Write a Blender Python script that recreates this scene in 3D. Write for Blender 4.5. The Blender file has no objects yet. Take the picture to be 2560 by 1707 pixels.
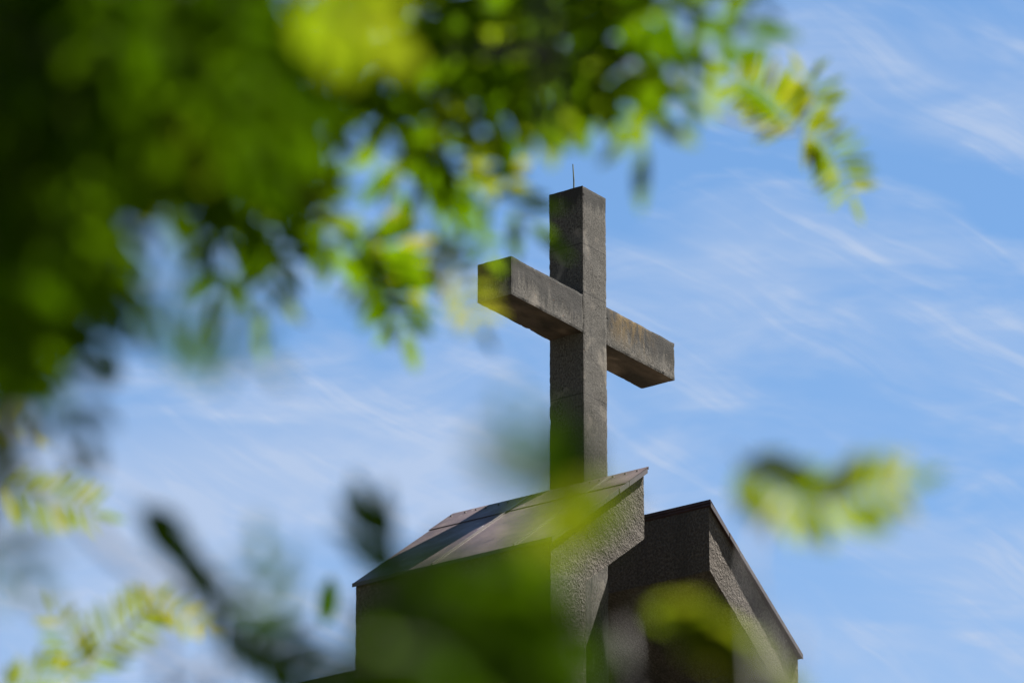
import bpy, bmesh, math, random
from mathutils import Vector, Matrix, noise

# ------------------------------------------------------------------ camera, sky, sun, exposure
S = bpy.context.scene
C = S.collection
EYE = 1.65
FPX = 13937.0                      # focal length in pixels of the 2560 px wide photograph
PITCH = 0.3739
PHI = 0.9551                       # direction of the crossbar, from world x
SUN_K, SUN_M = 0.50, 2.10          # light travels (-1, K, -M) in the church's own axes

cam = bpy.data.objects.new('camera', bpy.data.cameras.new('camera'))
C.objects.link(cam)
cam.location = (0, 0, EYE)
cam.rotation_euler = (math.pi / 2 + PITCH, 0, 0)
cam.data.sensor_width = 36
cam.data.lens = FPX / 2560 * 36
cam.data.clip_start = 0.1
cam.data.clip_end = 5000
cam.data.dof.use_dof = True
cam.data.dof.focus_distance = 61.0
cam.data.dof.aperture_fstop = 5.8
cam.data.dof.aperture_blades = 9
S.camera = cam
S.view_settings.view_transform = 'Standard'
S.view_settings.look = 'None'
S.view_settings.exposure = 2.72
S.view_settings.gamma = 1

AX = Vector((math.cos(PHI), math.sin(PHI), 0))
BX = Vector((-math.sin(PHI), math.cos(PHI), 0))
TOSUN = (AX - SUN_K * BX + Vector((0, 0, SUN_M))).normalized()
SUN_EL = math.asin(TOSUN.z)
SUN_AZ = math.atan2(TOSUN.x, TOSUN.y)

sl = bpy.data.lights.new('sun', 'SUN')
sl.energy = 5.0
sl.angle = math.radians(0.53)
sl.color = (1.0, 0.955, 0.88)
so = bpy.data.objects.new('sun', sl)
C.objects.link(so)
so.rotation_euler = TOSUN.to_track_quat('Z', 'Y').to_euler()
so.location = (0, 0, 60)


class NT:
    """small helper for node trees"""
    def __init__(s, tree):
        s.t = tree; s.n = tree.nodes; s.l = tree.links
    def node(s, kind, **kw):
        n = s.n.new(kind)
        for k, v in kw.items():
            setattr(n, k, v)
        return n
    def put(s, sock, v):
        if v is None: return
        if isinstance(v, bpy.types.NodeSocket): s.l.new(v, sock)
        else: sock.default_value = v
    def math(s, op, a, b=None, c=None, clamp=False):
        n = s.node('ShaderNodeMath', operation=op); n.use_clamp = clamp
        s.put(n.inputs[0], a); s.put(n.inputs[1], b)
        if c is not None: s.put(n.inputs[2], c)
        return n.outputs[0]
    def mix(s, f, a, b, blend='MIX'):
        n = s.node('ShaderNodeMix', data_type='RGBA', blend_type=blend)
        s.put(n.inputs[0], f); s.put(n.inputs[6], a); s.put(n.inputs[7], b)
        return n.outputs[2]
    def ramp(s, v, stops):
        n = s.node('ShaderNodeValToRGB')
        e = n.color_ramp.elements
        while len(e) < len(stops): e.new(0.5)
        for i, (p, c) in enumerate(stops):
            e[i].position = p
            e[i].color = c if len(c) == 4 else (*c, 1)
        s.put(n.inputs[0], v)
        return n.outputs[0]
    def range(s, v, a, b, c=0.0, d=1.0, smooth=True):
        n = s.node('ShaderNodeMapRange')
        n.interpolation_type = 'SMOOTHSTEP' if smooth else 'LINEAR'
        s.put(n.inputs[0], v)
        for i, x in enumerate((a, b, c, d)): n.inputs[i + 1].default_value = x
        return n.outputs[0]
    def noise(s, vec, scale, detail=4, rough=0.55, dist=0.0, scl=(1, 1, 1), loc=(0, 0, 0), rot=(0, 0, 0)):
        m = s.node('ShaderNodeMapping', vector_type='TEXTURE')
        scl = tuple(1 / v for v in scl); loc = tuple(-v for v in loc)
        s.put(m.inputs[0], vec); m.inputs[1].default_value = loc; m.inputs[2].default_value = rot; m.inputs[3].default_value = scl
        n = s.node('ShaderNodeTexNoise')
        s.l.new(m.outputs[0], n.inputs['Vector'])
        n.inputs['Scale'].default_value = scale; n.inputs['Detail'].default_value = detail
        n.inputs['Roughness'].default_value = rough; n.inputs['Distortion'].default_value = dist
        return n.outputs['Fac']


def build_world():
    w = bpy.data.worlds.new('World'); S.world = w; w.use_nodes = True
    k = NT(w.node_tree); k.n.clear()
    sky = k.node('ShaderNodeTexSky', sky_type='NISHITA')
    sky.sun_disc = False
    sky.sun_elevation = SUN_EL; sky.sun_rotation = SUN_AZ
    sky.altitude = 300; sky.air_density = 1.0; sky.dust_density = 0.6; sky.ozone_density = 1.6
    tc = k.node('ShaderNodeTexCoord')
    # cirrus: direction projected on a high flat layer of air
    sep = k.node('ShaderNodeSeparateXYZ'); k.l.new(tc.outputs['Generated'], sep.inputs[0])
    zc = k.math('MAXIMUM', sep.outputs[2], 0.04)
    u = k.math('DIVIDE', sep.outputs[0], sep.outputs[1] if False else k.math('MAXIMUM', k.math('ABSOLUTE', sep.outputs[1]), 0.05))
    v = k.math('DIVIDE', zc, k.math('MAXIMUM', k.math('ABSOLUTE', sep.outputs[1]), 0.05))
    cb = k.node('ShaderNodeCombineXYZ'); k.l.new(u, cb.inputs[0]); k.l.new(v, cb.inputs[1])
    P = cb.outputs[0]
    # large soft banks of thin haze
    big = k.noise(P, 11.0, 3, 0.5, 0.3, scl=(0.8, 1.6, 1), loc=(3.1, 1.7, 0), rot=(0, 0, -0.25))
    mid = k.noise(P, 32.0, 4, 0.55, 0.5, scl=(0.6, 1.7, 1), loc=(7.3, 0.4, 0), rot=(0, 0, -0.15))
    # fine combed streaks, falling to the right, and a second flatter set
    wv = k.node('ShaderNodeVectorMath', operation='MULTIPLY_ADD')
    wn = k.node('ShaderNodeTexNoise'); wn.inputs['Scale'].default_value = 16.0; wn.inputs['Detail'].default_value = 2
    k.l.new(P, wn.inputs['Vector']); k.l.new(wn.outputs['Color'], wv.inputs[0])
    wv.inputs[1].default_value = (0.028, 0.028, 0); k.l.new(P, wv.inputs[2])
    WP = wv.outputs[0]
    f1 = k.noise(WP, 95.0, 6, 0.62, 0.4, scl=(0.17, 1.6, 1), loc=(1.1, 5.2, 0), rot=(0, 0, -0.52))
    f2 = k.noise(WP, 55.0, 5, 0.62, 0.8, scl=(0.35, 1.5, 1), loc=(4.1, 2.2, 0), rot=(0, 0, 0.05))
    # lower sky is milkier
    low = k.range(v, 0.29, 0.43, 1.0, 0.0)
    def bank(cx, cy, sx, sy, amp):
        a = k.math('DIVIDE', k.math('SUBTRACT', u, cx), sx)
        b = k.math('DIVIDE', k.math('SUBTRACT', v, cy), sy)
        d = k.math('ADD', k.math('MULTIPLY', a, a), k.math('MULTIPLY', b, b))
        return k.math('MULTIPLY', k.math('POWER', 2.718, k.math('MULTIPLY', d, -1.0)), amp)
    dens = k.math('MULTIPLY', low, 0.34)
    dens = k.math('ADD', dens, k.range(big, 0.35, 0.7, -0.06, 0.20))
    dens = k.math('ADD', dens, k.range(mid, 0.35, 0.70, -0.08, 0.34))
    for b in BANKS: dens = k.math('ADD', dens, bank(*b))
    strk = k.math('ADD', k.range(f1, 0.47, 0.72, -0.01, 0.38), k.range(f2, 0.42, 0.75, -0.02, 0.24))
    patch = k.math('ADD', k.range(mid, 0.38, 0.62, 0.1, 1.0), k.math('MULTIPLY', dens, 0.8))
    dens = k.math('ADD', dens, k.math('MULTIPLY', strk, patch), clamp=True)
    dens = k.math('MULTIPLY', dens, k.range(v, 0.0, 0.1))
    hs = k.node('ShaderNodeHueSaturation')
    hs.inputs['Saturation'].default_value = SKY_SAT; hs.inputs['Value'].default_value = SKY_VAL; hs.inputs['Hue'].default_value = SKY_HUE
    k.l.new(sky.outputs[0], hs.inputs['Color'])
    col = k.mix(k.math('MULTIPLY', dens, 0.9), hs.outputs[0], CLOUD)
    bg = k.node('ShaderNodeBackground'); k.put(bg.inputs[0], col); bg.inputs[1].default_value = 0.05
    out = k.node('ShaderNodeOutputWorld'); k.l.new(bg.outputs[0], out.inputs[0])
    w.cycles.sampling_method = 'MANUAL'; w.cycles.sample_map_resolution = 1024


SKY_SAT, SKY_VAL, SKY_HUE = 1.19, 0.485, 0.498
CLOUD = (1.50, 1.86, 2.52, 1)
# u = x/y, v = z/y of the view direction: (centre, centre, half width, half height, amount)
BANKS = [(-0.042, 0.366, 0.050, 0.014, 0.52), (-0.085, 0.338, 0.05, 0.030, 0.34), (0.040, 0.406, 0.028, 0.014, 0.42), (0.06, 0.375, 0.05, 0.008, 0.12),
         (-0.045, 0.404, 0.050, 0.017, -0.28), (0.034, 0.428, 0.030, 0.010, -0.20), (0.070, 0.359, 0.030, 0.010, -0.12),
         (0.092, 0.452, 0.018, 0.014, 0.25), (0.085, 0.395, 0.030, 0.018, 0.12), (0.02, 0.352, 0.03, 0.012, 0.2)]
build_world()

# ------------------------------------------------------------------ helpers
def tag(o, label=None, cat=None, group=None, kind=None):
    if label: o['label'] = label
    if cat: o['category'] = cat
    if group: o['group'] = group
    if kind: o['kind'] = kind
    return o


def empty(name, loc, rz=0.0, parent=None):
    o = bpy.data.objects.new(name, None); C.objects.link(o)
    o.location = loc; o.rotation_euler = (0, 0, rz); o.empty_display_size = 0.3
    if parent: o.parent = parent
    return o


def link(name, bm, mats, parent=None, smooth=False):
    me = bpy.data.meshes.new(name)
    bm.normal_update(); bm.to_mesh(me); bm.free()
    for m in (mats if isinstance(mats, (list, tuple)) else [mats]): me.materials.append(m)
    if smooth:
        for p in me.polygons: p.use_smooth = True
    o = bpy.data.objects.new(name, me); C.objects.link(o)
    if parent: o.parent = parent
    return o


def solid(bm, pts, depth, n=None):
    """closed prism: polygon pts (3D) pushed along depth vector"""
    d = Vector(depth)
    a = [bm.verts.new(Vector(p)) for p in pts]
    b = [bm.verts.new(Vector(p) + d) for p in pts]
    fs = [bm.faces.new(a), bm.faces.new(b[::-1])]
    m = len(pts)
    for i in range(m):
        fs.append(bm.faces.new((a[(i + 1) % m], a[i], b[i], b[(i + 1) % m])))
    return fs


def box(bm, x0, x1, y0, y1, z0, z1):
    return solid(bm, [(x0, y0, z0), (x1, y0, z0), (x1, y1, z0), (x0, y1, z0)], (0, 0, z1 - z0))


def tube(bm, pts, radii, seg=8, cap=True):
    rings = []
    up = Vector((0.3, 0.2, 1)).normalized()
    for i, p in enumerate(pts):
        t = (pts[min(i + 1, len(pts) - 1)] - pts[max(i - 1, 0)])
        if t.length < 1e-9: t = Vector((0, 0, 1))
        t.normalize()
        s = t.cross(up)
        if s.length < 1e-3: s = t.cross(Vector((1, 0, 0)))
        s.normalize(); q = t.cross(s)
        rings.append([bm.verts.new(p + radii[i] * (math.cos(j * 2 * math.pi / seg) * s + math.sin(j * 2 * math.pi / seg) * q)) for j in range(seg)])
    for a, b in zip(rings, rings[1:]):
        for j in range(seg):
            bm.faces.new((a[j], a[(j + 1) % seg], b[(j + 1) % seg], b[j]))
    if cap:
        bm.faces.new(rings[0][::-1]); bm.faces.new(rings[-1])


def material(name):
    m = bpy.data.materials.new(name); m.use_nodes = True
    k = NT(m.node_tree)
    return m, k, k.n['Principled BSDF']


# ------------------------------------------------------------------ materials
def mat_concrete():
    m, k, b = material('weathered_concrete')
    tc = k.node('ShaderNodeTexCoord'); O = tc.outputs['Object']
    sep = k.node('ShaderNodeSeparateXYZ'); k.l.new(O, sep.inputs[0])
    x, y, z = sep.outputs
    grain = k.noise(O, 52, 4, 0.75, scl=(1, 1, 0.7))
    grain2 = k.noise(O, 110, 2, 0.6, scl=(1, 1, 0.7))
    tall = k.noise(O, 13, 4, 0.6, scl=(1, 1, 0.2))
    blot = k.noise(O, 2.4, 5, 0.6, 0.4)
    c = k.ramp(grain, [(0.38, (0.0140, 0.0122, 0.0102)), (0.47, (0.0350, 0.0315, 0.0268)), (0.62, (0.067, 0.0615, 0.0535))])
    c = k.mix(k.range(grain2, 0.54, 0.64, 0, 0.45), c, (0.020, 0.018, 0.016, 1))
    c = k.mix(k.range(tall, 0.46, 0.66, 0, 0.5), c, (0.036, 0.033, 0.029, 1))
    c = k.mix(k.range(blot, 0.5, 0.68, 0, 0.45), c, (0.045, 0.042, 0.037, 1))
    # paler rubbed mortar patches
    pale = k.noise(O, 3.1, 3, 0.5, 0.6, loc=(5, 2, 3))
    c = k.mix(k.range(pale, 0.56, 0.70, 0, 0.55), c, (0.115, 0.100, 0.083, 1))
    # rain streaks hanging from the top edges
    st = k.noise(O, 12, 4, 0.72, 0.05, scl=(1, 1, 0.05))
    topbar = k.math('MULTIPLY', k.range(z, ZT - 1.78, ZT - 1.28, 0, 1), k.range(z, ZT - 1.26, ZT - 1.28, 0, 1))
    topcap = k.range(z, ZT - 0.40, ZT - 0.01, 0, 1)
    armx = k.range(k.math('ABSOLUTE', k.math('SUBTRACT', x, 0.225)), 0.22, 0.26, 0, 1)
    topbar = k.math('MULTIPLY', topbar, armx)
    t = k.math('MAXIMUM', k.math('MAXIMUM', topbar, 0.16), k.math('MULTIPLY', topcap, 0.9))
    s = k.range(k.math('ADD', k.math('MULTIPLY', t, 0.40), k.math('MULTIPLY', st, 0.95)), 0.60, 0.74, 0, 0.88)
    c = k.mix(s, c, (0.014, 0.013, 0.012, 1))
    # ochre lichen and rust specks, thick on the far arm
    li = k.noise(O, 8, 5, 0.7, 0.5, scl=(1, 1, 0.4), loc=(0, 0, 9))
    far = k.math('MULTIPLY', k.math('MULTIPLY', k.range(x, 0.42, 0.6, 0, 1), k.range(x, 1.5, 1.05, 0, 1)), topbar)
    c = k.mix(k.math('MULTIPLY', k.range(li, 0.40, 0.60, 0, 0.6), far), c, (0.105, 0.066, 0.018, 1))
    sp = k.noise(O, 23, 3, 0.6, loc=(2, 8, 1))
    c = k.mix(k.range(sp, 0.69, 0.74, 0, 0.75), c, (0.10, 0.042, 0.012, 1))
    # casting joints
    for zj in (-0.68, -1.245, -2.42, -4.0):
        n = k.math('ADD', z, k.math('MULTIPLY', k.math('SUBTRACT', k.noise(O, 9, 2), 0.5), 0.03))
        d = k.math('ABSOLUTE', k.math('SUBTRACT', n, ZT + zj))
        c = k.mix(k.math('MULTIPLY', k.range(d, 0.004, 0.010, 0.7, 0), k.range(armx, 0, 1, 1, 0)), c, (0.012, 0.011, 0.010, 1))
    # soffit: smooth brown stained
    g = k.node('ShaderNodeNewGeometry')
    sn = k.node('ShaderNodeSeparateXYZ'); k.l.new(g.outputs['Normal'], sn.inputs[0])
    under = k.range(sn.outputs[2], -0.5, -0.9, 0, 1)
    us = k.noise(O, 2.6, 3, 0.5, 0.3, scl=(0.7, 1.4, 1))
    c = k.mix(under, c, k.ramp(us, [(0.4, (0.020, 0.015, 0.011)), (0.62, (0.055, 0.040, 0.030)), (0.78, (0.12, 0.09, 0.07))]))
    k.put(b.inputs['Base Color'], c)
    b.inputs['Roughness'].default_value = 0.95
    b.inputs['Specular IOR Level'].default_value = 0.12
    bp = k.node('ShaderNodeBump'); bp.inputs['Strength'].default_value = 0.6; bp.inputs['Distance'].default_value = 0.006
    k.put(bp.inputs['Height'], k.math('ADD', k.noise(O, 75, 3, 0.6), k.math('MULTIPLY', k.noise(O, 14, 2), 0.9)))
    k.l.new(bp.outputs[0], b.inputs['Normal'])
    return m


def mat_stucco():
    m, k, b = material('grey_roughcast')
    tc = k.node('ShaderNodeTexCoord'); O = tc.outputs['Object']
    h1 = k.noise(O, 40, 3, 0.6, 0.0, scl=(1, 1, 0.9))
    h2 = k.noise(O, 60, 2, 0.5)
    blot = k.noise(O, 1.3, 5, 0.6, 0.3)
    c = k.ramp(h1, [(0.34, (0.030, 0.0245, 0.0198)), (0.5, (0.047, 0.0395, 0.0328)), (0.66, (0.070, 0.0610, 0.0520))])
    c = k.mix(k.range(blot, 0.42, 0.7, 0, 0.30), c, (0.036, 0.031, 0.026, 1))
    st = k.noise(O, 4, 5, 0.65, scl=(1, 1, 0.08), loc=(3, 1, 0))
    c = k.mix(k.range(st, 0.50, 0.70, 0, 0.5), c, (0.024, 0.021, 0.018, 1))
    # sheltered faces that look toward the other slabs are grimier and browner
    k.put(b.inputs['Base Color'], c)
    b.inputs['Roughness'].default_value = 0.97
    b.inputs['Specular IOR Level'].default_value = 0.1
    bp = k.node('ShaderNodeBump'); bp.inputs['Strength'].default_value = 0.9; bp.inputs['Distance'].default_value = 0.026
    k.put(bp.inputs['Height'], k.math('ADD', h1, k.math('MULTIPLY', h2, 0.25)))
    k.l.new(bp.outputs[0], b.inputs['Normal'])
    return m


def mat_metal():
    m, k, b = material('brown_painted_sheet')
    tc = k.node('ShaderNodeTexCoord'); O = tc.outputs['Object']
    n1 = k.noise(O, 2.2, 4, 0.6, 0.4)
    n2 = k.noise(O, 7, 4, 0.6, 0.2, scl=(0.25, 1.5, 1))
    c = k.mix(k.range(n1, 0.35, 0.7, 0, 1), (0.0165, 0.0080, 0.0090, 1), (0.0265, 0.0140, 0.0148, 1))
    c = k.mix(k.range(n2, 0.5, 0.75, 0, 0.4), c, (0.036, 0.024, 0.023, 1))
    # white droppings run down the slope
    dr = k.noise(O, 6, 4, 0.7, 0.1, scl=(0.35, 4.0, 1), loc=(0, 3.3, 0))
    dm = k.noise(O, 1.7, 2, 0.5, loc=(9, 4, 0))
    c = k.mix(k.math('MULTIPLY', k.range(dr, 0.62, 0.68, 0, 0.9), k.range(dm, 0.52, 0.6, 0, 1)), c, (0.26, 0.25, 0.23, 1))
    k.put(b.inputs['Base Color'], c)
    k.put(b.inputs['Roughness'], k.range(n1, 0.3, 0.7, 0.45, 0.62))
    b.inputs['Specular IOR Level'].default_value = 0.22
    bp = k.node('ShaderNodeBump'); bp.inputs['Strength'].default_value = 0.25; bp.inputs['Distance'].default_value = 0.02
    k.put(bp.inputs['Height'], k.noise(O, 3, 2)); k.l.new(bp.outputs[0], b.inputs['Normal'])
    return m


def mat_plain(name, col, rough=0.7, metal=0.0):
    m, k, b = material(name)
    tc = k.node('ShaderNodeTexCoord')
    n = k.noise(tc.outputs['Object'], 12, 4)
    dk = tuple(v * 0.65 for v in col)
    k.put(b.inputs['Base Color'], k.mix(k.range(n, 0.35, 0.65), (*dk, 1), (*col, 1)))
    b.inputs['Roughness'].default_value = rough; b.inputs['Metallic'].default_value = metal
    return m


def mat_leaf(name, g1, g2, y1, tr=0.62):
    m, k, b = material(name)
    at = k.node('ShaderNodeAttribute', attribute_name='tint')
    tint = at.outputs['Fac']
    tc = k.node('ShaderNodeTexCoord')
    n = k.noise(tc.outputs['Object'], 30, 3)
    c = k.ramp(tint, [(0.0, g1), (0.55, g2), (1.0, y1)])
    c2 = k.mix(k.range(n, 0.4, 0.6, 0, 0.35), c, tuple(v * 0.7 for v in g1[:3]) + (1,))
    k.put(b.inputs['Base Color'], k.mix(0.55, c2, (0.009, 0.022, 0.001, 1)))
    b.inputs['Roughness'].default_value = 0.65
    b.inputs['Specular IOR Level'].default_value = 0.0
    t = k.node('ShaderNodeBsdfTranslucent'); k.put(t.inputs[0], c2)
    mx = k.node('ShaderNodeMixShader'); mx.inputs[0].default_value = tr
    k.l.new(b.outputs[0], mx.inputs[1]); k.l.new(t.outputs[0], mx.inputs[2])
    k.l.new(mx.outputs[0], k.n['Material Output'].inputs[0])
    return m


# ------------------------------------------------------------------ church frame
W = 0.45
PX, PY, PZ = 0.7714, 56.0303, 23.8129
ZT = PZ + EYE                       # top of the cross above the ground
BT, BB, A0, A1 = -1.2777, -1.7203, -1.3441, 1.7879
G, WD, B1, B2, ZR, T, H = 0.3981, 1.7174, -1.0331, 1.4426, -3.635, 0.7211, 0.7200
SHAFT = 0.63

M_conc = mat_concrete(); M_stucco = mat_stucco(); M_metal = mat_metal()
M_seam = mat_plain('brown_seam', (0.038, 0.026, 0.023), 0.5)
M_dark = mat_plain('dark_fascia', (0.014, 0.010, 0.009), 0.6)
M_rod = mat_plain('rod_steel', (0.09, 0.10, 0.05), 0.5, 0.6)
M_bark = mat_plain('bark', (0.014, 0.011, 0.009), 0.85)
M_twig = mat_plain('twig_bark', (0.020, 0.015, 0.014), 0.7)
M_rachis = mat_plain('green_leaf_stem', (0.016, 0.022, 0.003), 0.9)
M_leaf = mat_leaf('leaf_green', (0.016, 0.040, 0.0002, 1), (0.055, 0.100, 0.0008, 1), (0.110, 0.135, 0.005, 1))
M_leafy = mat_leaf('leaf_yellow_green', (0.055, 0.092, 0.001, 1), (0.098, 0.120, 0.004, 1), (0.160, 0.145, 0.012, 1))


def chip(bm, amp, seed, keep=None):
    for v in bm.verts:
        p = v.co + Vector((seed, 0, 0))
        n = Vector((noise.noise(p * 9), noise.noise(p * 9 + Vector((7, 0, 0))), noise.noise(p * 9 + Vector((0, 7, 0)))))
        n2 = Vector((noise.noise(p * 31), noise.noise(p * 31 + Vector((7, 0, 0))), noise.noise(p * 31 + Vector((0, 7, 0)))))
        v.co += amp * n + amp * 0.7 * n2


def rough_box(bm, x0, x1, y0, y1, z0, z1, step, amp, seed, bev=0.012, skip=()):
    """box of small quads with worn, slightly wandering edges"""
    nx, ny, nz = [max(1, round((b - a) / step)) for a, b in ((x0, x1), (y0, y1), (z0, z1))]
    grid = {}
    def vert(i, j, l):
        if (i, j, l) not in grid:
            p = Vector((x0 + (x1 - x0) * i / nx, y0 + (y1 - y0) * j / ny, z0 + (z1 - z0) * l / nz))
            ex = (i in (0, nx)) + (j in (0, ny)) + (l in (0, nz))
            if ex >= 2:
                c = Vector(((x0 + x1) / 2, (y0 + y1) / 2, (z0 + z1) / 2))
                w = max(0.0, noise.noise(p * 6 + Vector((seed, 3, 1)))) * 1.2 + 0.5 + max(0.0, noise.noise(p * 19 + Vector((seed, 9, 4))) - 0.25) * 2.5
                for ax, hit in ((0, i in (0, nx)), (1, j in (0, ny)), (2, l in (0, nz))):
                    if hit: p[ax] += bev * 0.55 * w * (1 if c[ax] > p[ax] else -1)
            q = p + Vector((seed, 0, 0))
            p += amp * Vector((noise.noise(q * 5), noise.noise(q * 5 + Vector((7, 0, 0))), noise.noise(q * 5 + Vector((0, 7, 0)))))
            grid[(i, j, l)] = bm.verts.new(p)
        return grid[(i, j, l)]
    for i in range(nx):
        for j in range(ny):
            for l, fl in ((0, 1), (nz, 0)):
                f = [vert(i, j, l), vert(i + 1, j, l), vert(i + 1, j + 1, l), vert(i, j + 1, l)]
                bm.faces.new(f[::-1] if fl else f)
    for i in range(nx):
        for l in range(nz):
            for j, fl in ((0, 0), (ny, 1)):
                f = [vert(i, j, l), vert(i + 1, j, l), vert(i + 1, j, l + 1), vert(i, j, l + 1)]
                bm.faces.new(f[::-1] if fl else f)
    for j in range(ny):
        for l in range(nz):
            for i, fl in ((0, 1), (nx, 0)):
                f = [vert(i, j, l), vert(i, j + 1, l), vert(i, j + 1, l + 1), vert(i, j, l + 1)]
                bm.faces.new(f[::-1] if fl else f)


# ground first
def build_ground():
    m, k, b = material('grass_ground')
    tc = k.node('ShaderNodeTexCoord'); O = tc.outputs['Object']
    n = k.noise(O, 0.6, 6, 0.6); n2 = k.noise(O, 14, 4, 0.7)
    c = k.mix(k.range(n, 0.35, 0.65), (0.05, 0.05, 0.03, 1), (0.10, 0.085, 0.06, 1))
    c = k.mix(k.range(n2, 0.4, 0.7, 0, 0.5), c, (0.025, 0.03, 0.012, 1))
    k.put(b.inputs['Base Color'], c); b.inputs['Roughness'].default_value = 1
    bp = k.node('ShaderNodeBump'); bp.inputs['Distance'].default_value = 0.05
    k.put(bp.inputs['Height'], n2); k.l.new(bp.outputs[0], b.inputs['Normal'])
    bm = bmesh.new()
    R = 2500
    vs = [bm.verts.new((x, y, 0)) for x, y in ((-R, -R), (R, -R), (R, R), (-R, R))]
    bm.faces.new(vs)
    tag(link('ground', bm, m), kind='structure')
build_ground()

# the cross -------------------------------------------------------------
cross = empty('concrete_cross', (PX, PY, 0), PHI)
tag(cross, 'weathered grey concrete cross rising between the two gabled slabs of the bell tower', 'cross')
bm = bmesh.new()
rough_box(bm, 0, W, 0, W, ZT - 6.4, ZT, 0.03, 0.004, 1.0, 0.008)
link('upright', bm, M_conc, cross)
bm = bmesh.new()
box(bm, 0.004, W - 0.004, 0.004, W - 0.004, 0, ZT - 6.4)
link('footing_shaft', bm, M_conc, cross)
for s, (xa, xb) in enumerate(((A0, 0.004), (W - 0.004, A1))):
    bm = bmesh.new()
    rough_box(bm, xa, xb, 0.004, W - 0.002, ZT + BB, ZT + BT, 0.03, 0.004, 5.0 + s * 4, 0.008)
    a = link('arm', bm, M_conc, cross)
    if s: a['label'] = 'far arm stained with ochre lichen'
bm = bmesh.new()
tube(bm, [Vector((0.12, 0.20, ZT - 0.05)), Vector((0.12, 0.20, ZT + 0.16)), Vector((0.122, 0.213, ZT + 0.345))], [0.009, 0.008, 0.006], 6)
link('lightning_rod', bm, M_rod, cross)

# the bell tower -----------------------------------------------------------
church = empty('church_bell_tower', (PX, PY, 0), PHI)
tag(church, 'grey roughcast bell tower of two gabled slabs with brown metal roofs flanking the cross', 'church tower')
zr = ZT + ZR - 0.052
cx = W / 2

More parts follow.
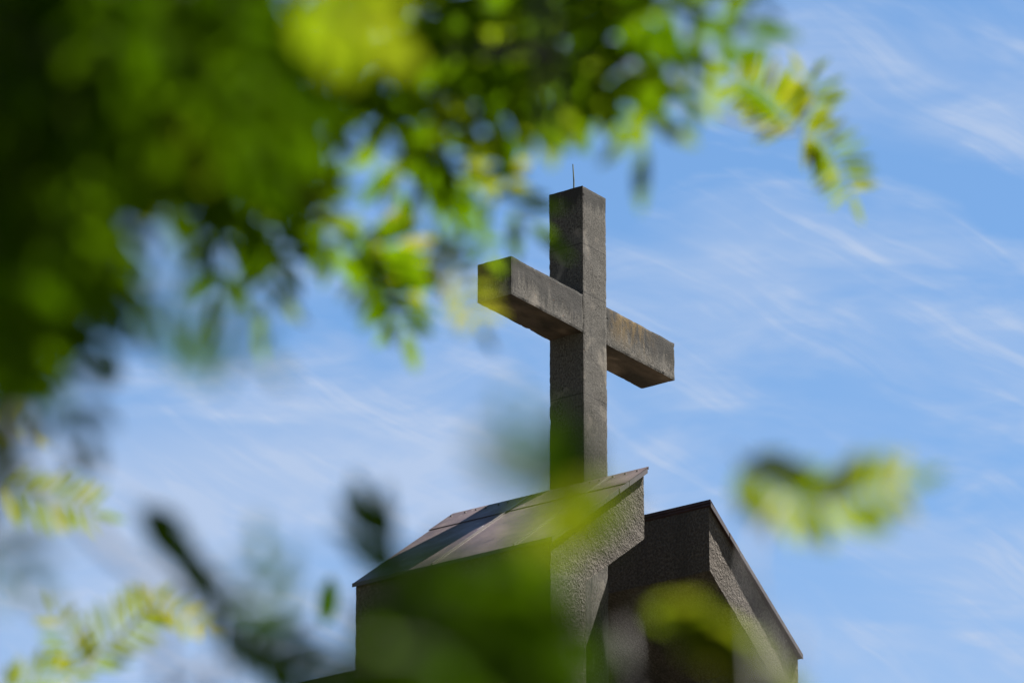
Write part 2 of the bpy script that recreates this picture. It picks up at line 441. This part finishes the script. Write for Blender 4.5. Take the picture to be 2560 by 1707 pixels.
def block(sgn):
    """one slab with its leaning head; sgn -1 toward the camera's left, +1 beyond the cross"""
    def X(d): return cx + sgn * (cx + G + d)         # d = distance outward from the ridge side
    ov = WD - SHAFT
    prof = [(0, zr), (WD, zr - T * WD), (WD, 0), (WD - SHAFT, 0), (WD - SHAFT, zr - H - T * ov), (0, zr - H)]
    bm = bmesh.new()
    pts = [(X(d), B1, z) for d, z in prof]
    fs = solid(bm, pts, (0, B2 - B1, 0))
    bmesh.ops.recalc_face_normals(bm, faces=bm.faces)
    # worn edges: short cuts along every long edge near the top
    for axis, vals in ((1, [B1 + (B2 - B1) * i / 60 for i in range(1, 60)]), (2, [zr - 0.045 * i for i in range(1, 75)]), (0, [X(WD * i / 40) for i in range(1, 40)])):
        for v in vals:
            co = [0, 0, 0]; co[axis] = v; no = [0, 0, 0]; no[axis] = 1
            bmesh.ops.bisect_plane(bm, geom=bm.verts[:] + bm.edges[:] + bm.faces[:], plane_co=co, plane_no=no)
    chip(bm, 0.0045, 11 + sgn)
    link('gable_slab', bm, M_stucco, church)
    # sheet roof
    th, oe = 0.035, (0.035 if sgn < 0 else 0.006)                                   # thickness, eave overhang
    lift = 0.016 if sgn < 0 else -0.004
    ov0, ov1 = (0.030, 0.030) if sgn < 0 else (0.03, 0.060)   # verge overhang at ridge and at eave
    def R(d, b, dz=0.0): return Vector((X(d), b, zr - T * d + lift + dz))
    strips = [B1, -0.60, 0.44, B2]
    bm = bmesh.new()
    lo = [R(-0.018, B1 - ov0), R(WD + oe, B1 - ov1), R(WD + oe, B2 + 0.02), R(-0.018, B2 + 0.02)]
    solid(bm, lo, (0, 0, th))
    bmesh.ops.recalc_face_normals(bm, faces=bm.faces)
    roof = link('metal_roof', bm, M_metal, church)
    # ridge cap, overlapping the sheets
    bm = bmesh.new()
    cd = 0.40
    a = [R(-0.026, B1 - ov0 - 0.012, th + 0.003), R(cd, B1 - ov0 - 0.010, th + 0.003), R(cd, B2 + 0.03, th + 0.003), R(-0.026, B2 + 0.03, th + 0.003)]
    solid(bm, a, (0, 0, 0.008))
    a = [R(-0.034, B1 - ov0 - 0.012, th + 0.011), R(-0.026, B1 - ov0 - 0.012, th + 0.011), R(-0.026, B2 + 0.03, th + 0.011), R(-0.034, B2 + 0.03, th + 0.011)]
    solid(bm, a, (0, 0, -0.032))
    bmesh.ops.recalc_face_normals(bm, faces=bm.faces)
    link('ridge_cap', bm, M_metal, roof)
    # standing seams
    for b0 in strips[1:3]:
        bm = bmesh.new()
        a = [R(cd + 0.01, b0 - 0.007, th - 0.002), R(WD + oe + 0.006, b0 - 0.007, th - 0.002), R(WD + oe + 0.006, b0 + 0.007, th - 0.002), R(cd + 0.01, b0 + 0.007, th - 0.002)]
        solid(bm, a, (0, 0, 0.026))
        bmesh.ops.recalc_face_normals(bm, faces=bm.faces)
        link('seam', bm, M_seam, roof)
        bm = bmesh.new()
        a = [R(0.0, b0 - 0.02, th + 0.0115), R(cd, b0 - 0.02, th + 0.0115), R(cd, b0 + 0.02, th + 0.0115), R(0.0, b0 + 0.02, th + 0.0115)]
        solid(bm, a, (0, 0, 0.006))
        bmesh.ops.recalc_face_normals(bm, faces=bm.faces)
        link('lap_joint', bm, M_seam, roof)
    # verge strip, lapped twice
    cuts = [-0.018, 0.33, 0.52, WD + oe]
    for i in range(3):
        d0, d1 = cuts[i] + (0.006 if i else 0), cuts[i + 1] - 0.006
        def ovr(d): return ov0 + (ov1 - ov0) * d / WD
        bm = bmesh.new()
        a = [R(d0, B1 - ovr(d0) - 0.010 - 0.003 * (i == 1), th + 0.001), R(d1, B1 - ovr(d1) - 0.010 - 0.003 * (i == 1), th + 0.001),
             R(d1, B1 - ovr(d1) - 0.002, th + 0.001), R(d0, B1 - ovr(d0) - 0.002, th + 0.001)]
        solid(bm, a, (0, 0, -0.058))
        bmesh.ops.recalc_face_normals(bm, faces=bm.faces)
        link('verge_strip', bm, M_seam, roof)
    # eave strip
    bm = bmesh.new()
    xa, xb = X(WD + oe), X(WD + oe + 0.006)
    ze = zr - T * (WD + oe) + lift + th
    box(bm, min(xa, xb), max(xa, xb), B1 - ov1 - 0.005, B2 + 0.022, ze - 0.040, ze + 0.002)
    link('eave_strip', bm, M_dark, roof)
    # fixing screws along the ridge cap
    rnd = random.Random(4)
    bm = bmesh.new(); tube(bm, [Vector((0, 0, 0)), Vector((0, 0, 0.012))], [0.011, 0.008], 6)
    first = link('screw', bm, M_dark, roof)
    for i in range(17):
        o = first if i == 0 else first.copy()
        if i: C.objects.link(o)
        o.location = R(0.06 + rnd.uniform(-.01, .01), B1 + 0.06 + i * (B2 - B1 - 0.1) / 16 + rnd.uniform(-.02, .02), th + 0.011)

block(-1); block(1)

# lower church body behind the tower (only a sliver of its parapet is in view)
nave = empty('church_nave', (PX, PY, 0), PHI)
tag(nave, 'lower church roof edge with dark metal coping just behind the tower slab', 'church')
NZ = ZT - 5.80
bm = bmesh.new(); box(bm, -1.93, 4.5, B2 + 0.06, B2 + 16, 0, NZ - 0.16); link('wall', bm, M_stucco, nave)
bm = bmesh.new(); box(bm, -2.02, 4.6, B2 + 0.04, B2 + 16.1, NZ - 0.155, NZ); 
link('coping', bm, M_dark, nave)
bm = bmesh.new(); box(bm, -2.01, -1.935, 0, 0.05, NZ - 0.30, NZ - 0.158)
brk = link('bracket', bm, M_metal, nave)
for i in range(22):
    o = brk if i == 0 else brk.copy()
    if i: C.objects.link(o)
    o.location = (0, B2 + 0.35 + i * 0.6, 0)

# ------------------------------------------------------------------ foliage (rowan leaves, close to the camera)
CP, SP = math.cos(PITCH), math.sin(PITCH)
FV = FPX * 2352 / 2560
def at(px, py, d):
    """point seen at (px, py) of the 2352 x 1568 view, d metres deep"""
    x = (px - 1176) / FV * d; up = (784 - py) / FV * d
    return Vector((x, d * CP - up * SP, EYE + d * SP + up * CP))


VIEW = Vector((0, -CP, -SP))            # from the scene back to the eye


def curve(pts, n):
    """Catmull-Rom through pts"""
    P = [pts[0] + (pts[0] - pts[1])] + list(pts) + [pts[-1] + (pts[-1] - pts[-2])]
    out = []
    m = len(pts) - 1
    for i in range(n + 1):
        t = i / n * m; k = min(int(t), m - 1); t -= k
        a, b, c, d = P[k], P[k + 1], P[k + 2], P[k + 3]
        out.append(0.5 * ((2 * b) + (c - a) * t + (2 * a - 5 * b + 4 * c - d) * t * t + (3 * b - a - 3 * c + d) * t ** 3))
    return out


def along(cv, t):
    x = t * (len(cv) - 1); i = min(int(x), len(cv) - 2)
    return cv[i].lerp(cv[i + 1], x - i), (cv[i + 1] - cv[i]).normalized()


class Foliage:
    """pinnate leaves (leaflets on a thin rachis) gathered in one mesh"""
    def __init__(s): s.bm = bmesh.new(); s.t = s.bm.faces.layers.float.new('tintf')
    def stem(s, pts, radii, seg=5):
        n0 = len(s.bm.faces)
        tube(s.bm, pts, radii, seg)
        s.bm.faces.ensure_lookup_table()
        for f in s.bm.faces[n0:]: f.material_index = 1; f.smooth = True
    def leaflet(s, p, d, n, L, Wd, tint, fold=0.25, curl=0.15):
        d = d.normalized(); side = d.cross(n)
        if side.length < 1e-4: side = d.cross(Vector((0.3, 0.5, 0.8)))
        side.normalize(); n = side.cross(d)
        prof = ((0.0, 0.10), (0.18, 0.74), (0.42, 1.0), (0.72, 0.86), (0.92, 0.36), (1.0, 0.03))
        mid = []; le = []; ri = []
        for t, w in prof:
            c = p + d * (L * t) - n * (curl * L * t * t)
            mid.append(s.bm.verts.new(c))
            o = side * (Wd * 0.5 * w); u = n * (Wd * 0.5 * w * fold)
            le.append(s.bm.verts.new(c + o + u)); ri.append(s.bm.verts.new(c - o + u))
        for i in range(5):
            for q in ((mid[i], mid[i + 1], le[i + 1], le[i]), (mid[i + 1], mid[i], ri[i], ri[i + 1])):
                f = s.bm.faces.new(q); f[s.t] = tint; f.smooth = True
    def frond(s, pts, pairs, L, Wd, n, rnd, tint=(0.2, 0.8), start=0.2, ang=62, droop=0.25, jit=1.0, sides=(1, -1), tr=0.0012):
        """one leaf along the rachis pts, blade facing n"""
        cv = curve(pts, 10)
        s.stem(cv, [tr * (1.15 - 0.6 * i / 10) for i in range(len(cv))], 4)
        for i in range(pairs):
            t = start + (1 - start) * (i + 0.3) / pairs
            p, d = along(cv, t)
            sc = (0.80 + 0.35 * math.sin(math.pi * (0.15 + 0.8 * t)))
            side = d.cross(n).normalized()
            for sg in sides:
                a = math.radians(ang + rnd.uniform(-9, 9) * jit)
                dd = d * math.cos(a) + side * (sg * math.sin(a)) + Vector((0, 0, -droop * rnd.uniform(0.4, 1.3))) + n * rnd.uniform(-.25, .25) * jit
                nn = n + Vector((rnd.uniform(-.5, .5), rnd.uniform(-.5, .5), rnd.uniform(-.3, .5))) * jit
                s.leaflet(p, dd, nn, L * sc * rnd.uniform(.88, 1.1), Wd * rnd.uniform(.88, 1.12), rnd.uniform(*tint), curl=rnd.uniform(0.05, .3))
        p, d = along(cv, 1.0)
        s.leaflet(p, d, n, L, Wd, rnd.uniform(*tint))
    def done(s, name, mat, parent):
        bm = s.bm
        vals = [f[s.t] for f in bm.faces]
        o = link(name, bm, [mat, M_rachis], parent)
        a = o.data.attributes.new('tint', 'FLOAT', 'FACE')
        a.data.foreach_set('value', vals)
        o.data.transform(Matrix.Translation(-parent_origin(parent)))
        return o


def parent_origin(o):
    v = Vector((0, 0, 0))
    while o is not None: v += o.location; o = o.parent
    return v


def blade(rnd, tilt=0.8, lit=0.0):
    """leaf blades look partly up, partly toward the open side; sunlit leaves turn their upper face to the sun"""
    return (VIEW * 0.9 - TOSUN * lit + Vector((rnd.uniform(-1, 1), rnd.uniform(-1, 1), rnd.uniform(-0.2, 1.3))) * tilt).normalized()


def screen_dir(deg, rnd=None, out=0.5):
    """direction that runs at deg (0 right, 90 down) across the view"""
    a = math.radians(deg)
    v = Vector((math.cos(a), math.sin(a) * SP, -math.sin(a) * CP))
    if rnd: v += Vector((0, rnd.uniform(-out, out), 0))
    return v.normalized()


def fill(F, rnd, regions):
    """random whole leaves spread through lens-shaped clumps of a crown
    region: cx, cy, rx, ry (view px), depth0, depth1, count, direction, spread, tint, leaflet length (m), width"""
    for cx_, cy_, rx, ry, d0, d1, cnt, dg, spd, tint, mm, wd in regions:
        for _ in range(cnt):
            a = rnd.uniform(0, 2 * math.pi); r = math.sqrt(rnd.random())
            p = at(cx_ + rx * r * math.cos(a), cy_ + ry * r * math.sin(a), rnd.uniform(d0, d1))
            ln = rnd.uniform(2.6, 3.6) * mm
            v = screen_dir(dg + rnd.uniform(-spd, spd), rnd, 0.7)
            q0 = p - v * ln * 0.5; q2 = p + v * ln * 0.5 + Vector((0, 0, -0.02)); q1 = p + Vector((0, 0, 0.012))
            F.frond([q0, q1, q2], rnd.choice((4, 5, 5, 6)), mm * rnd.uniform(.85, 1.1), wd, blade(rnd, 0.8, 1.3 if tint[1] > .8 else 0.0), rnd, tint=tint, droop=.3)


def shade(F, rnd, centre, spread, lam0, lam1, cnt):
    """higher boughs of the same tree, up toward the sun from centre, clear of the picture's upper edge"""
    n = 0; tries = 0
    while n < cnt and tries < cnt * 12:
        tries += 1
        p = centre + Vector((rnd.gauss(0, spread[0]), rnd.gauss(0, spread[1]), rnd.gauss(0, spread[2]))) + TOSUN * rnd.uniform(lam0, lam1)
        x, y, z = p - Vector((0, 0, EYE))
        dep = y * CP + z * SP; up = -y * SP + z * CP
        if up < dep * (830 / FV) + 0.10 + 0.02 * dep: continue
        v = Vector((rnd.uniform(-1, 1), rnd.uniform(-1, 1), rnd.uniform(-.5, .2))).normalized()
        nn = (Vector((0, 0, 1)) + TOSUN * 0.6 + Vector((rnd.uniform(-.5, .5), rnd.uniform(-.5, .5), 0))).normalized()
        F.frond([p - v * .09, p, p + v * .09], 5, 0.066, 0.026, nn, rnd, tint=(0.0, 0.4), droop=.1)
        n += 1


def limb(name, parent, pts, r0, r1, mat, seg=8):
    bm = bmesh.new()
    cv = curve(pts, 4 * len(pts))
    tube(bm, cv, [r0 + (r1 - r0) * i / (len(cv) - 1) for i in range(len(cv))], seg)
    o = link(name, bm, mat, parent, True)
    o.data.transform(Matrix.Translation(-parent_origin(parent)))
    return o


def spray(parent, seed, pts, d, pairs, Lpx, Wpx, tint, mat=None, label=None, stalk=None, up=0.3, sides=(1, -1), ang=62, jit=.6, droop=.1, sr=.0022):
    """one separate leaf in view: pts in view px, d depth (m), leaflet length and width in view px at that depth"""
    r = random.Random(seed)
    F = Foliage()
    dd = d if isinstance(d, (tuple, list)) else [d] * len(pts)
    k = sum(dd) / len(dd) / FV
    n = (VIEW + (TOSUN * -0.35 if (mat is M_leafy or tint[1] > .6) else Vector((0.15, 0, up))) + Vector((r.uniform(-.2, .2), 0, r.uniform(-.1, .1)))).normalized()
    F.frond([at(x, y, q) for (x, y), q in zip(pts, dd)], pairs, Lpx * k, Wpx * k, n, r, tint=tint, start=0.10, droop=droop, jit=jit, sides=sides, ang=ang)
    if stalk:
        sd = stalk[1] if isinstance(stalk[1], (tuple, list)) else [stalk[1]] * len(stalk[0])
        F.stem(curve([at(x, y, q) for (x, y), q in zip(stalk[0], sd)], 16), [sr * (1 - .4 * i / 16) for i in range(17)], 6)
    o = F.done('leaf_spray', mat or M_leaf, parent)
    if label: o['label'] = label
    return o


DK, GR, MX, YL = (0, .35), (.15, .6), (.1, .82), (.6, 1)  # DK is a darker leaf colour with the shade of the boughs put in

# --- the overhanging rowan -----------------------------------------------
tree = empty('rowan_tree', (-2.3, 5.4, 0))
tag(tree, 'leafy rowan tree whose shaded boughs hang across the upper left of the view', 'tree')
limb('trunk', tree, [Vector((-2.3, 5.4, -0.1)), Vector((-2.28, 5.42, 1.4)), Vector((-2.15, 5.5, 2.8)), Vector((-1.9, 5.6, 4.4)), Vector((-1.6, 5.8, 5.8))], 0.13, 0.05, M_bark, 12)
for pts, r in (
    ([Vector((-2.12, 5.5, 2.9)), at(-900, 0, 6.3), at(-300, 60, 6.4), at(250, 110, 6.5), at(800, 130, 6.6), at(1250, 120, 6.8), at(1560, 190, 7.2)], 0.02),
    ([Vector((-2.0, 5.55, 3.6)), at(-700, -700, 6.4), at(100, -500, 6.5), at(900, -300, 6.5), at(1500, -250, 6.6)], 0.035),
    ([Vector((-2.2, 5.45, 2.3)), at(-700, 420, 5.9), at(-150, 480, 6.0), at(100, 560, 6.1), at(210, 660, 6.1)], 0.014),
    ([Vector((-2.1, 5.5, 3.1)), at(-500, 220, 6.6), at(100, 260, 6.7), at(480, 330, 6.6), at(740, 470, 6.5)], 0.012)):
    limb('limb', tree, pts, r, 0.003, M_bark)

rnd = random.Random(12)
F = Foliage()
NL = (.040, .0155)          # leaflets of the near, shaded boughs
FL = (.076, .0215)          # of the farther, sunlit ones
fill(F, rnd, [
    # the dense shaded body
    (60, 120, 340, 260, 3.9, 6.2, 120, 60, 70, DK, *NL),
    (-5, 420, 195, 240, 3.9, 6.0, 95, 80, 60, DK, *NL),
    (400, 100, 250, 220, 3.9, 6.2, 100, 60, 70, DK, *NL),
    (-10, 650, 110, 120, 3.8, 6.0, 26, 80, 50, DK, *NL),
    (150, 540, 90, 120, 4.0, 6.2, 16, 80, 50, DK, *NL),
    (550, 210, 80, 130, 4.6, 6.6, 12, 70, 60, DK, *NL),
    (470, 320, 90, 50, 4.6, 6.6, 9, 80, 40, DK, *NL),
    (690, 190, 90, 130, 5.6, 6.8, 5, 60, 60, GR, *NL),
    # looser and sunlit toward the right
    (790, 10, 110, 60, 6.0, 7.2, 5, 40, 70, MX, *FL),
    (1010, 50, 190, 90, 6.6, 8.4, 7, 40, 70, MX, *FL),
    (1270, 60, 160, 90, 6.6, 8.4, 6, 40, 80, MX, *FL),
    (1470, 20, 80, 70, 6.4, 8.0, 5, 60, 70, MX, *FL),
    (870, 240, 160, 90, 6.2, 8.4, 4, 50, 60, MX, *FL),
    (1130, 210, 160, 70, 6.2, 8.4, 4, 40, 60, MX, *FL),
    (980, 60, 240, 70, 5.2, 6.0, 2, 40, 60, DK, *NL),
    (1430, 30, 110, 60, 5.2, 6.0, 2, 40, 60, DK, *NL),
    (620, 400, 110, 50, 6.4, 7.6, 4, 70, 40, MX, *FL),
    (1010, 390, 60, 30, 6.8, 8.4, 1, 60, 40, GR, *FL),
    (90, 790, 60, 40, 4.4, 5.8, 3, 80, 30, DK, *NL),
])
F.done('crown', M_leaf, tree)

F = Foliage()
for cpx, cpy, sx, l0, l1, cnt in ((-20, 120, .17, .4, 2.2, 270), (-20, 480, .13, .6, 2.2, 220), (320, 80, .12, .35, 2.0, 210), (180, 330, .12, .5, 2.0, 120), (30, 700, .06, .8, 1.6, 60), (500, 200, .06, .4, 1.6, 40)):
    shade(F, rnd, at(cpx, cpy, 5.0), (sx, .75, sx * .6), l0, l1, cnt)
F.done('added_shade_crown', M_leaf, tree)  # unseen leaf clumps, added sunward to keep the left crown dark

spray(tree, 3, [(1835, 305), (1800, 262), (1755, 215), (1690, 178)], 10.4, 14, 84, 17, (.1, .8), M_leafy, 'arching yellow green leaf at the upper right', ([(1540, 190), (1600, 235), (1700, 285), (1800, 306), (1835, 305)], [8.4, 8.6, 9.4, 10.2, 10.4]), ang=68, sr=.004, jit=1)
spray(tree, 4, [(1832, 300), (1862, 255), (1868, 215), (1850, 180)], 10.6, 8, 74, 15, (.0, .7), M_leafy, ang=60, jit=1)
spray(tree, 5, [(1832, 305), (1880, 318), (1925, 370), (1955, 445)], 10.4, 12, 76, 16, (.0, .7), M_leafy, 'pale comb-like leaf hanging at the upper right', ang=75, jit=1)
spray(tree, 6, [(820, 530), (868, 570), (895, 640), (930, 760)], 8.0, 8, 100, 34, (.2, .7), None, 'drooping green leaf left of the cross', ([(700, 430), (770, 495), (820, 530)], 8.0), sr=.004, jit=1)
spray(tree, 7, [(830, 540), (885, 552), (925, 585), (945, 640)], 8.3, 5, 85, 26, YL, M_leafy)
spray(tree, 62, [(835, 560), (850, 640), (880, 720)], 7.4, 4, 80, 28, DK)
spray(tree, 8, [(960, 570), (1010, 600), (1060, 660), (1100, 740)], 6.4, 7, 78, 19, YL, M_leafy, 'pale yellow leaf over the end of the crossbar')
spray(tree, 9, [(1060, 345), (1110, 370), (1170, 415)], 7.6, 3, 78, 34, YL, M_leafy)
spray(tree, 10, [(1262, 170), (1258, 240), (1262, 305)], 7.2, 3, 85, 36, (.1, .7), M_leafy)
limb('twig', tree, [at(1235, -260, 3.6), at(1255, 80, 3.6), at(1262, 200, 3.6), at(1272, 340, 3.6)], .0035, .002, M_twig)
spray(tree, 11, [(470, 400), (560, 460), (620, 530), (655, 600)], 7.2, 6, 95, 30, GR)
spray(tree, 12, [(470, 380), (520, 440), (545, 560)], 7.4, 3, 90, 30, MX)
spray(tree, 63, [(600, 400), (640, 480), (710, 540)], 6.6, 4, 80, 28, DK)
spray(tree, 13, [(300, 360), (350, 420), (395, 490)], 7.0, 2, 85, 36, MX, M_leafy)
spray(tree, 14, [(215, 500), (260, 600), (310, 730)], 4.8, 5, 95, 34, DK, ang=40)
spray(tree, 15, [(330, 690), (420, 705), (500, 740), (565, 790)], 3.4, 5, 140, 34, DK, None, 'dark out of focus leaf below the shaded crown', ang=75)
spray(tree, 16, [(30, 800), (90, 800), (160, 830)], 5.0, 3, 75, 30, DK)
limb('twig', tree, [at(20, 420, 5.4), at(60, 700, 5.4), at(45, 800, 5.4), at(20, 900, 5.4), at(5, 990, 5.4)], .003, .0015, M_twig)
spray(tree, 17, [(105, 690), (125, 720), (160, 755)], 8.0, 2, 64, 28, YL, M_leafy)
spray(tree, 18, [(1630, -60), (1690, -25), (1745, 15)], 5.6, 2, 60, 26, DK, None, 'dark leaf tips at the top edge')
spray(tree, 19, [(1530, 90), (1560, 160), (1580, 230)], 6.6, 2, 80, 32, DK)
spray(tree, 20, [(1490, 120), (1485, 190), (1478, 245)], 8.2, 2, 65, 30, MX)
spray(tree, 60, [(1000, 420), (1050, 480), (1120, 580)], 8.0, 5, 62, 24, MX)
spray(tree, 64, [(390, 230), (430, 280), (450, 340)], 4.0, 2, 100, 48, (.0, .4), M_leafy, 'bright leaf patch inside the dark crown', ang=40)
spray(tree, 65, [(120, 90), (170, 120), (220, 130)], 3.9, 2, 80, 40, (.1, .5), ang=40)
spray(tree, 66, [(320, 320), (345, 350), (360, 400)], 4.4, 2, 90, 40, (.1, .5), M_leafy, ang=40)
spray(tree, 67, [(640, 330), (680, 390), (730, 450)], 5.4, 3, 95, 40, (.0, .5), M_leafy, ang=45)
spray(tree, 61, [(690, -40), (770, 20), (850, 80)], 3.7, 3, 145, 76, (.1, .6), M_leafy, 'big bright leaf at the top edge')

# --- young rowan at the lower left ----------------------------------------
sap = empty('young_rowan', (-0.95, 4.2, 0))
tag(sap, 'slender young rowan with yellow green leaf sprays entering from the lower left corner', 'tree')
limb('trunk', sap, [Vector((-0.95, 4.2, -0.05)), Vector((-0.9, 4.25, 0.9)), Vector((-0.82, 4.4, 1.8)), at(-260, 1900, 4.8), at(-110, 1300, 4.9), at(-60, 1000, 5.0), at(-90, 700, 5.1)], 0.022, 0.004, M_bark)
for pts, r in (([Vector((-0.84, 4.38, 1.7)), at(0, 2000, 4.9), at(60, 1680, 6.6), at(190, 1545, 9.2), at(300, 1440, 9.3), at(350, 1390, 9.3)], 0.0022),
               ([Vector((-0.86, 4.33, 1.5)), at(-150, 1500, 3.6), at(60, 1100, 3.7), at(240, 1250, 3.7), at(420, 1390, 3.7)], 0.0055),
               ([Vector((-0.88, 4.3, 1.3)), at(330, 2100, 3.6), at(375, 1600, 3.6), at(370, 1420, 3.6)], 0.004)):
    limb('branch', sap, pts, r, 0.003, M_twig)
spray(sap, 21, [(-30, 1000), (0, 988), (30, 972), (75, 1000)], 9.4, 2, 50, 19, YL, M_leafy)
spray(sap, 22, [(-20, 1110), (60, 1135), (140, 1152), (215, 1175)], 9.4, 8, 78, 19, MX, M_leafy, 'pale feathered leaf at the left edge', ([(-120, 1110), (-60, 1105), (-20, 1110)], 9.4))
spray(sap, 23, [(190, 1545), (230, 1490), (290, 1440), (345, 1390)], 9.2, 8, 80, 17, MX, M_leafy, 'yellow green leaf above the lower left corner')
spray(sap, 26, [(300, 1430), (345, 1395), (400, 1405), (470, 1440)], 9.4, 7, 50, 19, YL, M_leafy, 'bright yellow leaf above the lower left corner')
spray(sap, 27, [(190, 1545), (165, 1490), (130, 1410)], 9.2, 5, 65, 18, MX, M_leafy)
spray(sap, 28, [(0, 1600), (70, 1560), (160, 1552)], 8.8, 5, 66, 24, GR, M_leafy)
spray(sap, 24, [(-60, 1010), (-20, 1060), (30, 1110)], 4.6, 3, 80, 34, DK)
spray(sap, 25, [(-70, 1210), (-10, 1260), (50, 1320)], 3.2, 2, 130, 50, DK)

# --- low bough right in front of the tower ----------------------------------
bush = empty('rowan_bush', (0.05, 2.3, 0))
tag(bush, 'near rowan bush with big blurred leaves in front of the tower walls', 'bush')
limb('trunk', bush, [Vector((0.05, 2.3, -0.05)), Vector((0.05, 2.35, 0.8)), Vector((0.02, 2.5, 1.6)), at(1080, 2200, 2.9), at(1100, 1900, 3.0), at(1110, 1700, 3.1)], 0.015, 0.004, M_bark)
for pts, r in (([Vector((0.04, 2.45, 1.3)), at(960, 1900, 3.4), at(860, 1640, 4.8), at(700, 1545, 4.7), at(560, 1450, 4.8), at(440, 1340, 4.8)], 0.004),
               ([Vector((0.05, 2.4, 1.2)), at(1500, 2000, 3.2), at(1470, 1750, 3.6), at(1430, 1440, 3.9)], 0.0018),
               ([Vector((0.05, 2.4, 1.1)), at(1800, 2000, 2.4), at(1760, 1620, 2.7), at(1730, 1270, 4.0), at(1800, 1140, 4.9)], 0.0012)):
    limb('branch', bush, pts, r, 0.0016, M_twig)
F = Foliage(); rnd = random.Random(31)
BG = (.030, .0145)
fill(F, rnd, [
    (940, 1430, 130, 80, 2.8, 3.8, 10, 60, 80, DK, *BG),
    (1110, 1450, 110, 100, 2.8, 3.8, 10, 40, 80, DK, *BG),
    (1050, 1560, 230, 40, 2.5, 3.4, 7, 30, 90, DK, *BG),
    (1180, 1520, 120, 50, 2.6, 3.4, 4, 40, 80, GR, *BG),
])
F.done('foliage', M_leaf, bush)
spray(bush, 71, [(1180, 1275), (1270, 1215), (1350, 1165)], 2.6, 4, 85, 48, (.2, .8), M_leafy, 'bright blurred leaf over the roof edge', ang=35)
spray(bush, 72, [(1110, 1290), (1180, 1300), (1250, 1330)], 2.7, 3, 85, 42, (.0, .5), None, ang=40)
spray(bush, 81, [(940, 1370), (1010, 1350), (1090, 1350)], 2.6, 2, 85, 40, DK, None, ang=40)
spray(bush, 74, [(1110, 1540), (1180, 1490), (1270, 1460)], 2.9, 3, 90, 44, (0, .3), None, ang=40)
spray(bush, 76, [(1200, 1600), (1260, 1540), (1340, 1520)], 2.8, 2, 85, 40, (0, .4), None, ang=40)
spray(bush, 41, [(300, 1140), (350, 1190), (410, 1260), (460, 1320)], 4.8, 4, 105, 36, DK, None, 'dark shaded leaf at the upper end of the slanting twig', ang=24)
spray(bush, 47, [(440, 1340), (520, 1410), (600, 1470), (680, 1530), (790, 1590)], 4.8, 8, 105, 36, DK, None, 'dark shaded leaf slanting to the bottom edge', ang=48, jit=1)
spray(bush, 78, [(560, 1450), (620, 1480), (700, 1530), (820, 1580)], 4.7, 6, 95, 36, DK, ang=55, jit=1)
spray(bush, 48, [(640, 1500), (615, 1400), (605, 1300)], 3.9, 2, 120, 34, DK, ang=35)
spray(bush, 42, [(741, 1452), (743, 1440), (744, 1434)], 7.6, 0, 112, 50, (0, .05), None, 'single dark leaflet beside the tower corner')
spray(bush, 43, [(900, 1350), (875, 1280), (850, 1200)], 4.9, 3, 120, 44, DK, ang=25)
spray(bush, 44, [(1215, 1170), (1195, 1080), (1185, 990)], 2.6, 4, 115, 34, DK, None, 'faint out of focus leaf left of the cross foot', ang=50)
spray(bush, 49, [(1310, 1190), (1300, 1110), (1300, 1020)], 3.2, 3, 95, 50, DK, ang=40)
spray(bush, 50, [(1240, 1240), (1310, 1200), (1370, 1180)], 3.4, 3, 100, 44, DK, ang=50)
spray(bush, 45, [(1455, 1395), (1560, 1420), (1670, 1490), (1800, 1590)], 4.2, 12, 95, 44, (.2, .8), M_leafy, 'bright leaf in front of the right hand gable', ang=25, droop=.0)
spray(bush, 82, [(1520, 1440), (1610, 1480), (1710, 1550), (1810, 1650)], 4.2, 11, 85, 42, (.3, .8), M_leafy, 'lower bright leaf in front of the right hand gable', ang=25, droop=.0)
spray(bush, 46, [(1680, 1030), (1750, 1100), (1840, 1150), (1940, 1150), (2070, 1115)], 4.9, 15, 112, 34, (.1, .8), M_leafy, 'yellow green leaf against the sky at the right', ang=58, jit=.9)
F = Foliage(); rnd = random.Random(77)
for cpx, cpy, d, sx, l0, l1, cnt in ((400, 1260, 4.8, .09, .75, 1.5, 90), (620, 1480, 4.8, .10, .85, 1.6, 100), (800, 1350, 5.0, .07, .7, 1.4, 60), (940, 1440, 3.4, .06, .5, 1.2, 60), (1290, 1130, 3.3, .05, .5, 1.1, 36)):
    shade(F, rnd, at(cpx, cpy, d), (sx, .16, sx * .6), l0, l1, cnt)
F.done('added_shade_foliage', M_leaf, bush)  # added out of view to shade the low dark leaves

S.cycles.use_denoising = True
S.cycles.max_bounces = 8
S.cycles.transparent_max_bounces = 8
